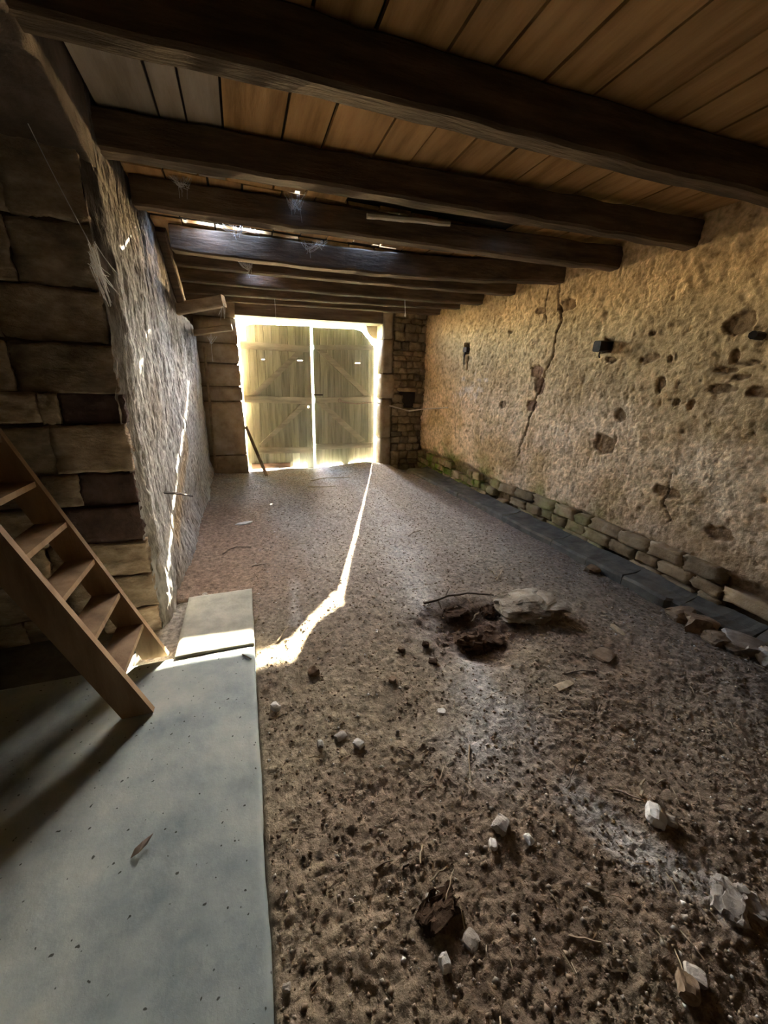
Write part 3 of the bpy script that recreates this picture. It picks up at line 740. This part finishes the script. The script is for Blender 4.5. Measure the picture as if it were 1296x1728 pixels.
# ---- wall fixtures -----------------------------------------------
p = on_x(1021, 585, XR)
root = tag(empty('wooden_peg', (XR, p[1], p[2])), 'black square timber peg standing out of the right wall', 'peg')
bar('peg_body', (.05, 0, 0), (-.10, 0, 0), .085, .095, M['iron'], root, 4, .004, 66)
mm = Mesh(); mm.tube([(-.05, 0, -.04), (-.055, 0, -.08), (-.04, .0, -.10)], .008); mm.build('nail', M['iron'], root)
p = on_x(787, 592, XR)
root = tag(empty('iron_pintle', (XR, p[1], p[2])), 'rusty iron pintle hanging in a small hole of the right wall', 'hook')
mm = Mesh(); mm.box((-.03, -.05, -.02), (.05, .05, .05)); mm.build('plate', M['iron'], root)
mm = Mesh(); mm.tube([(-.02, 0, -.02), (-.03, 0, -.12), (-.02, .005, -.20)], .014, 6, .008); mm.build('strap', M['iron'], root)
p = on_x(1293, 566, XR)
o = tag(bar('iron_bar', (XR+.06, p[1]+.03, p[2]), (XR-.16, p[1]-.01, p[2]-.01), .045, .05, M['iron'], n=5, amp=.005, seed=67, ch=.014), 'dark rounded iron bar end jutting from the right wall at the edge of view', 'bar')
p, q = on_x(279, 829, XL+.02), on_x(308, 838, XL+.02)
mm = Mesh(); mm.tube([(XL-.03, p[1], p[2]), (XL+.06, (p[1]+q[1])/2, (p[2]+q[2])/2), (XL+.10, q[1], q[2])], .011, 6, .008)
tag(mm.build('iron_rod', M['iron']), 'short iron rod sticking out of the rough left wall', 'rod')
# twisted wire that ties the right door to the wall
pw = [on_y(573, 676, 7.33), on_y(580, 679, 7.32), on_y(600, 681, 7.3), on_y(634, 679, 7.2), on_y(662, 686, 7.02), on_y(690, 693, 6.98), on_x(718, 690, 3.0), on_x(755, 688, 3.27), on_x(757, 690, 3.32)]
root = tag(empty('tie_wire', tuple(pw[4])), 'twisted wire stretched from the right door to the right wall', 'wire')
mm = Mesh(); mm.tube([tuple(np.array(q)-pw[4]) for q in pw], .010, 6); mm.build('strand', M['wire'], root)
mm = Mesh(); mm.tube([tuple(np.array(q)-pw[4]+np.array([0, -.008, .014*math.sin(i*2.1)])) for i, q in enumerate(pw)], .005, 5); mm.build('strand', M['wire'], root)
q = pw[0]-pw[4]
mm = Mesh(); mm.tube([tuple(q+np.array([.03*math.cos(a), -.005, .03*math.sin(a)])) for a in np.linspace(0, 5.5, 10)], .008, 5); mm.build('hook_eye', M['wire'], root)

# ---- loose stones -------------------------------------------------
def ground_at(px, py):
    p = on_z(px, py, 0)
    for _ in range(3): p = on_z(px, py, float(floor_z(p[0], p[1])))
    return p
def stone_thing(name, px, py, wpx, hratio, mat, label, cat='stone', group=None, n=6, rnd=.55, amp=.15, sink=.25, dratio=.8, rz=None, lift=0):
    global k
    k += 1
    p = ground_at(px, py)
    dist = np.linalg.norm(p-EYE_P)
    w = wpx*dist/F_PX*.85
    me = block_mesh(name, (w, w*dratio, w*hratio), n, rnd, amp, 1200+k, .9 if n < 9 else 1.7, .22 if n < 9 else .5)
    o = link(name, me, mat, None, False)
    o.location = (p[0], p[1], p[2]+w*hratio*(.5-sink)+lift); o.rotation_euler = (random.uniform(-.12, .12), random.uniform(-.12, .12), rz if rz is not None else random.uniform(0, 3))
    return tag(o, label, cat, group)
R, W_, B_ = M['rock'], M['rock_white'], M['rock_brown']
S = stone_thing
S('stone', 465, 1196, 15, .8, W_, 'white stone with a dark underside close to the slab edge')
S('brick_fragment', 529, 1137, 19, .75, B_, 'brown lump below the bend of the sunlit streak', rz=.2)
S('stone', 541, 1258, 13, .7, R, 'grey stone left of a paler one in the middle of the floor')
S('stone', 605, 1257, 17, .5, W_, 'pale stone pressed in the soil right of the grey one')
S('stone', 575, 1243, 18, .4, R, 'flat pale stone behind the grey and pale pair', sink=.35)
S('stone', 662, 1149, 13, .8, B_, 'round brown pebble beside the grey worn path')
S('stone', 745, 1200, 14, .12, W_, 'thin bluish white flake on the grey path', 'flake', sink=.1)
S('stone', 952, 1157, 37, .06, M['straw'], 'flat pale chip lying right of the grey path', 'chip', sink=.0, dratio=.35, rz=.1)
S('stone', 845, 1394, 24, .6, R, 'pale rough lump, largest stone on the central bare soil')
S('stone', 832, 1427, 13, .7, W_, 'small white stone just in front of the pale rough lump')
S('stone', 892, 1418, 14, .7, W_, 'small white stone to the right of the pale rough lump')
S('stone', 733, 1521, 20, .5, W_, 'white stone sitting in the dark clod with straw')
S('soil_clod', 742, 1536, 56, .30, M['clod'], 'dark clod of soil under straw in the foreground', 'clod', rnd=.75, amp=.34, n=14, sink=.5, dratio=.6, rz=.2)
S('stone', 795, 1587, 22, .3, R, 'flat whitish stone right of the straw clod', sink=.3)
S('stone', 750, 1629, 17, .8, W_, 'bright white stone nearest to the viewer on the soil')
S('stone', 484, 1668, 10, .8, R, 'small pale stone beside the slab at the bottom')
S('stone', 1105, 1380, 27, .7, W_, 'white angular rock by a stick on the grey lime patch', rz=.6)
S('stone', 1131, 1388, 14, .8, R, 'small grey stone right of the white angular rock')
S('stone', 1172, 1650, 20, .6, R, 'pale small rock behind another at the lower right')
S('stone', 1158, 1670, 24, .7, B_, 'brown grey rock casting a dark shadow at the lower right')
S('stone', 1228, 1522, 40, .35, R, 'pale crumbling lump at the end of the lime patch', sink=.45, n=9, amp=.22)
S('stone', 1266, 1527, 32, .35, R, 'rightmost crumbling lump at the end of the lime patch', sink=.45, n=9, amp=.22)
S('stone', 1240, 1542, 16, .5, W_, 'small white chip in front of the crumbling lumps')
S('stone', 1048, 1228, 12, .6, B_, 'brown pebble on the soil at the middle right')
S('stone', 888, 1026, 112, .24, M['rock_dirt'], 'large pale stone half buried near the middle of the floor', sink=.34, n=14, amp=.16, dratio=.75, rz=-.25, rnd=.8)
S('stone', 905, 1030, 60, .24, B_, 'brown broken edge at the front of the half buried stone', sink=.3, n=8, amp=.3, dratio=.4, rz=-.35)
S('soil_clod', 790, 1088, 44, .55, M['clod'], 'dark crumbly clod at the front lip of the dug hollow', 'clod', n=10, amp=.26, rnd=.5, sink=.3)
S('soil_clod', 826, 1080, 50, .30, M['clod'], 'dark low clod right of the crumbly one at the hollow', 'clod', n=10, amp=.26, rnd=.5, sink=.3)
S('soil_clod', 768, 1040, 40, .35, M['clod'], 'dark clod under the forked branch', 'clod', n=10, amp=.26, rnd=.5, sink=.35)
S('soil_clod', 822, 1034, 26, .5, M['clod'], 'dark lump at the right end of the forked branch', 'clod', n=10, amp=.26, sink=.3)
S('stone', 1148, 1045, 32, .7, B_, 'brown stone leaning on the gutter, leftmost of the row', n=4, amp=.25, sink=.2)
S('stone', 1180, 1064, 40, .7, B_, 'large brown stone, second of the row along the gutter', n=5, amp=.25, sink=.25)
S('stone', 1214, 1086, 34, .6, B_, 'brown stone, third of the row along the gutter', n=5, amp=.25, sink=.25)
S('stone', 1254, 1098, 44, .5, R, 'pale stone, fourth of the row along the gutter', n=5, amp=.22, sink=.25)
S('stone', 1298, 1116, 38, .6, R, 'pale stone at the very edge of view by the gutter', n=5, amp=.22, sink=.25)
S('stone', 1000, 962, 30, .35, B_, 'low brown lump at the outer edge of the gutter', n=4, amp=.22, sink=.3)
S('stone', 1018, 1108, 34, .22, B_, 'flat dark slab of soil crust in the middle right', n=4, amp=.2, sink=.3)
S('stone', 412, 884, 26, .12, W_, 'flat white strip on the soil near the left wall', 'flake', sink=.1, dratio=.35, rz=.1)
S('stone', 1042, 1064, 26, .12, M['straw'], 'flat wood chip on the soil near the gutter', 'chip', sink=0, dratio=.4, rz=1.5)
S('stone', 677, 1098, 12, .7, B_, 'brown clod on the left side of the grey path')
S('stone', 718, 1090, 12, .9, M['clod'], 'dark pebble left of the grey path top')
S('stone', 730, 1118, 16, .5, M['clod'], 'dark clod on the middle of the grey path')
S('stone', 1000, 1502, 17, .25, M['straw'], 'pale wood chip left of the lime patch', 'chip', sink=.1, dratio=.35, rz=-.5)

# ---- twigs and straws ----------------------------------------------
def stick(name, pxs, r, mat, label, cat='twig', forks=(), raise_=.0, group=None):
    pts = []
    for q in pxs:
        p = ground_at(q[0], q[1]); pts.append(p+np.array([0, 0, r+(q[2] if len(q) > 2 else 0)]))
    base = pts[0].copy(); mm = Mesh()
    dense = []
    for a, b in zip(pts[:-1], pts[1:]):
        for t in (0, .5): dense.append(a*(1-t)+b*t)
    dense.append(pts[-1])
    for i in range(1, len(dense)-1): dense[i] = dense[i]+np.array([random.uniform(-r, r), random.uniform(-r, r), 0])
    mm.tube([tuple(p-base) for p in dense], r, 5, r*.6)
    o = mm.build(name, mat); o.location = base
    for fk in forks:
        fp = [ground_at(q[0], q[1])+np.array([0, 0, r+(q[2] if len(q) > 2 else 0)])-base for q in fk]
        mf = Mesh(); mf.tube([tuple(p) for p in fp], r*.7, 5, r*.35); mf.build('fork', mat, o)
    return tag(o, label, cat, group)
TW, ST = M['twig'], M['straw']
stick('branch', [(715, 1022, .01), (755, 1014, .03), (790, 1009, .03), (832, 1010, .02)], .011, TW, 'forked grey branch lying over the dug hollow', 'branch',
      [[(750, 1015, .03), (757, 1005, .06)], [(738, 1018, .02), (745, 1030, .0)]])
stick('twig', [(797, 1052, .01), (803, 1045, .03), (806, 1042, .04)], .008, ST, 'short pale twig standing in the dug hollow')
stick('twig', [(468, 1083), (478, 1070, .01), (487, 1061, .01)], .006, ST, 'short pale twig above the sunlit streak, left one')
stick('twig', [(542, 1083), (555, 1072, .01), (566, 1063)], .005, ST, 'short pale twig above the sunlit streak, right one')
stick('wire_loop', [(425, 1062), (432, 1052, .02), (439, 1043, .03), (436, 1030, .04), (428, 1022, .03)], .006, ST, 'bent straw hooped against the side of the pale step', 'straw')
stick('straw', [(792, 1258), (793, 1290), (795, 1322)], .004, ST, 'long upright straw stalk at the end of the grey path', 'straw')
stick('twig', [(672, 1262), (690, 1268, .005), (698, 1274)], .004, TW, 'dark twig left of the long straw stalk')
stick('straw', [(712, 1428), (710, 1446, .01), (709, 1465, .02)], .004, ST, 'upright straw behind the straw clod', 'straw')
stick('straw', [(725, 1492, .01), (740, 1482, .03), (752, 1474, .03)], .0035, ST, 'slanting straw over the dark clod, left one', 'straw')
stick('straw', [(752, 1530, .01), (758, 1505, .03), (764, 1482, .04)], .0035, ST, 'leaning straw over the dark clod, right one', 'straw')
stick('twig', [(695, 1470), (688, 1462, .01), (680, 1470)], .006, TW, 'bent dark twig left of the straw clod')
stick('twig', [(634, 1466), (650, 1459, .004), (663, 1453)], .004, TW, 'thin brown twig in the foreground soil')
stick('twig', [(1080, 1345, .0), (1082, 1335, .02), (1085, 1326, .03)], .007, ST, 'short pale stick standing behind the white angular rock')
stick('twig', [(1092, 1354), (1106, 1364, .015), (1122, 1376)], .006, ST, 'pale stick lying against the white angular rock')
stick('straw', [(960, 1580), (985, 1585, .004), (1014, 1591)], .0035, ST, 'straight straw on the lower right soil', 'straw')
stick('twig', [(1035, 1334), (1060, 1345, .005), (1085, 1352)], .005, TW, 'dark root twig behind the lime patch')
stick('twig', [(955, 1330), (962, 1315, .008), (971, 1293, .01)], .0035, TW, 'thin dark twig at the tip of the lime patch')
stick('twig', [(376, 936), (388, 930, .01), (400, 925, .01), (424, 924)], .007, TW, 'dark twig on the soil beside the left wall')
stick('twig', [(425, 957), (436, 955, .005), (450, 952)], .007, TW, 'brown stick on the soil beyond the pale step')
stick('twig', [(690, 905), (698, 900, .005), (708, 896)], .006, TW, 'small twig on the far right part of the grey floor')
stick('twig', [(822, 960), (832, 966, .004), (838, 975)], .005, ST, 'forked straw near the half buried stone')
stick('twig', [(838, 980), (843, 970, .004), (848, 962)], .005, ST, 'second straw near the half buried stone')
stick('twig', [(955, 1138), (980, 1134, .006), (1005, 1135)], .005, TW, 'dark curved twig behind the flat pale chip')
stick('straw', [(525, 812), (545, 808, .004), (590, 806)], .009, ST, 'long pale stalk on the floor before the doors', 'straw')
stick('straw', [(520, 822), (550, 823, .004), (566, 821)], .009, ST, 'pale strip of straw before the left door', 'straw')
# dry leaf and bits on the slab
p = on_z(240, 1432, .037)
mm = Mesh(); mm.add([(-.030, -.02, .002), (-.005, -.018, .012), (.014, .006, .006), (.03, .03, .016), (.002, .012, .018), (-.022, .002, .008)], [(0, 1, 4, 5), (1, 2, 3, 4)])
mm.add([(-.030, -.02, .000), (-.005, -.018, .010), (.014, .006, .004), (.03, .03, .014), (.002, .012, .016), (-.022, .002, .006)], [(5, 4, 1, 0), (4, 3, 2, 1)])
o = mm.build('dry_leaf', M['twig']); o.location = p; tag(o, 'curled dry leaf on the grey slab', 'leaf')
mm = Mesh(); a, b = on_z(409, 1104, .040), on_z(424, 1112, .040); mm.tube([(0, 0, 0), tuple((b-a)/2+np.array([0, 0, .002])), tuple(b-a)], .004, 5)
o = mm.build('twig', M['twig']); o.location = a; tag(o, 'short dark twig at the far right corner of the grey slab', 'twig')

# ---- cobwebs --------------------------------------------------------
def web(strands, r, label, name='cobweb'):
    base = np.array(strands[0][0]); mm = Mesh()
    for s in strands:
        mm.tube([tuple(np.array(p)-base) for p in s], r, 4)
    o = mm.build(name, M['web']); o.location = base
    return tag(o, label, 'cobweb')
def sagline(a, b, n=6, s=.0):
    a, b = np.array(a), np.array(b)
    return [a*(1-t)+b*t-np.array([0, 0, s*math.sin(math.pi*t)]) for t in np.linspace(0, 1, n)]
web([sagline(on_y(38, 190, 2.40), on_y(146, 400, 2.42), 10, .01), sagline(on_y(146, 400, 2.42), on_y(180, 480, 2.45), 4)], .0022, 'long single cobweb thread slanting down before the dark recess')
fan = []
for i in range(22):
    a = on_y(150+random.uniform(-3, 12), 405+random.uniform(0, 45), 2.44); b = on_y(178+random.uniform(-10, 26), 475+random.uniform(-12, 45), 2.47+random.uniform(0, .05)); fan.append(sagline(a, b, 4, .01))
web(fan, .0019, 'bright fan of cobweb on the corner of the left wall')
def tangle(px, py, y, w, h, n, r, label):
    """a torn web: strands from a line along the timber that gather in a few drooping points"""
    ends = [on_y(px+random.uniform(-.45, .45)*w, py+h*random.uniform(.2, .75), y+random.uniform(-.03, .0)) for _ in range(4)]
    ss = []
    for i in range(n):
        a = on_y(px+random.uniform(-.6, .6)*w, py-h*random.uniform(.25, .5), y+random.uniform(-.01, .02))
        ss.append(sagline(a, ends[i % 4]+np.array([random.gauss(0, .008), random.gauss(0, .008), random.gauss(0, .008)]), 5, random.uniform(0, .025)))
    for e in ends: ss.append(sagline(e, e+np.array([random.uniform(-.01, .01), 0, -random.uniform(.02, .07)]), 4, 0))
    web(ss, r, label)
tangle(303, 305, 3.36, 38, 20, 40, .0011, 'ragged cobweb hanging on the left end of the third beam')
tangle(415, 446, 4.79, 24, 18, 44, .0016, 'pale cobweb tuft on the fifth beam')
tangle(497, 338, 3.28, 30, 26, 22, .0009, 'cobweb threads round the single bright hole')
tangle(530, 412, 4.14, 40, 14, 22, .0011, 'cobweb threads under the pair of bright holes')
tangle(405, 385, 4.17, 70, 16, 26, .0011, 'cobweb threads on the bright slit at the left')
web([sagline(on_y(462, 484, 6.30), on_y(466, 540, 6.27), 5), sagline(on_y(466, 540, 6.27), on_y(471, 556, 6.27), 3)], .004, 'single cobweb thread hanging before the left door top')
web([sagline(on_y(683, 498, 5.43), on_y(684, 535, 5.41), 5)]+[sagline(on_y(684, 526, 5.41), on_y(683+random.uniform(-4, 4), 534, 5.41), 3) for _ in range(3)], .004, 'single cobweb thread hanging at the right door side')
web([sagline(on_y(350+4*i, 568, 6.3), on_y(356+random.uniform(-2, 2), 580, 6.37), 3) for i in range(5)]+[sagline(on_y(356, 560, 6.37), on_y(356, 578, 6.37), 4), sagline(on_y(356, 578, 6.37), on_y(359, 610, 6.37), 4)], .004, 'cobweb funnel hanging from the lower timber stub')
web([sagline(on_y(378+random.uniform(-4, 2), 512, 5.02), on_y(376+random.uniform(-8, 4), 530+random.uniform(0, 14), 5.02), 3) for _ in range(5)], .003, 'short cobweb fringe on the end of the pale timber stub')
web([sagline(on_y(222+3*i, 385+2*i, 3.6), on_y(226+4*i, 420+random.uniform(-8, 14), 3.6), 4) for i in range(5)], .0022, 'small bluish cobweb streaks beside the slanting timber')

# ---- grit, straw litter, grass: nobody could count them -------------
octv = np.array([(1, 0, 0), (-1, 0, 0), (0, 1, 0), (0, -1, 0), (0, 0, 1), (0, 0, -1)], float)
octf = np.array([(0, 2, 4), (2, 1, 4), (1, 3, 4), (3, 0, 4), (2, 0, 5), (1, 2, 5), (3, 1, 5), (0, 3, 5)])
def scatter(name, n, size, cols, ybias, label, zoff=.12, seed=3, pw=3.2):
    rg = np.random.default_rng(seed)
    x = rg.uniform(-.03, 3.0, n); y = .12+6.8*rg.random(n)**ybias
    s = size[0]+(size[1]-size[0])*rg.random(n)**pw
    z = floor_z(x, y)+s*zoff
    V = octv[None]*(1+.5*(rg.random((n, 6, 1))-.5))*s[:, None, None]*np.stack([.7+.6*rg.random(n), .7+.6*rg.random(n), .5+.4*rg.random(n)], -1)[:, None]
    an = rg.uniform(0, 6.28, n); ca, sa = np.cos(an)[:, None], np.sin(an)[:, None]
    V = np.stack([V[..., 0]*ca-V[..., 1]*sa, V[..., 0]*sa+V[..., 1]*ca, V[..., 2]], -1)+np.stack([x, y, z], -1)[:, None]
    Fa = (octf[None]+(np.arange(n)*6)[:, None, None]).reshape(-1, 3)
    me = bpy.data.meshes.new(name); V = V.reshape(-1, 3)
    me.vertices.add(len(V)); me.vertices.foreach_set('co', V.astype(np.float32).ravel())
    me.loops.add(Fa.size); me.loops.foreach_set('vertex_index', Fa.astype(np.int32).ravel())
    me.polygons.add(len(Fa)); me.polygons.foreach_set('loop_start', np.arange(0, Fa.size, 3, dtype=np.int32)); me.polygons.foreach_set('loop_total', np.full(len(Fa), 3, np.int32))
    me.update(calc_edges=True)
    ci = rg.choice(len(cols), n, p=[c_[1] for c_ in cols]); C = np.array([c_[0] for c_ in cols])[ci]*(.8+.4*rg.random((n, 1)))
    paint(me, np.repeat(C, 6, 0))
    return tag(link(name, me, M['grit']), label, 'gravel', kind='stuff')
scatter('gravel', 30000, (.0018, .0105), [((.25, .19, .135), .58), ((.19, .14, .095), .17), ((.38, .33, .27), .20), ((.66, .64, .60), .05)], 1.8, 'fine crumbs of soil and grit all over the dirt floor')
n = 420; rg = np.random.default_rng(11); mm = Mesh()
for i in range(n):
    x, y = rg.uniform(0, 2.9), .2+5.5*rg.random()**1.5; z = float(floor_z(x, y)); L_ = rg.uniform(.02, .07); a = rg.uniform(0, 6.28)
    mm.tube([(x, y, z+.003), (x+L_*math.cos(a)*.5, y+L_*math.sin(a)*.5, z+.006+rg.random()*.006), (x+L_*math.cos(a), y+L_*math.sin(a), z+.004)], rg.uniform(.001, .0022), 3)
tag(mm.build('straw_litter', M['straw']), 'tiny bits of straw strewn over the dirt floor', 'litter', kind='stuff')
mm = Mesh()
for i in range(700):
    x = rg.uniform(-.1, 2.6); y = YO+.03+rg.random()*.5; h = rg.uniform(.04, .16); b = rg.uniform(-.04, .04); w = .004
    mm.add([(x-w, y, -.06), (x+w, y, -.06), (x+b+w*.4, y-.01, -.06+h), (x+b-w*.4, y-.01, -.06+h)], [(0, 1, 2, 3)])
tag(mm.build('grass', M['grass']), 'green grass growing outside along the foot of the doors', 'grass', kind='stuff')
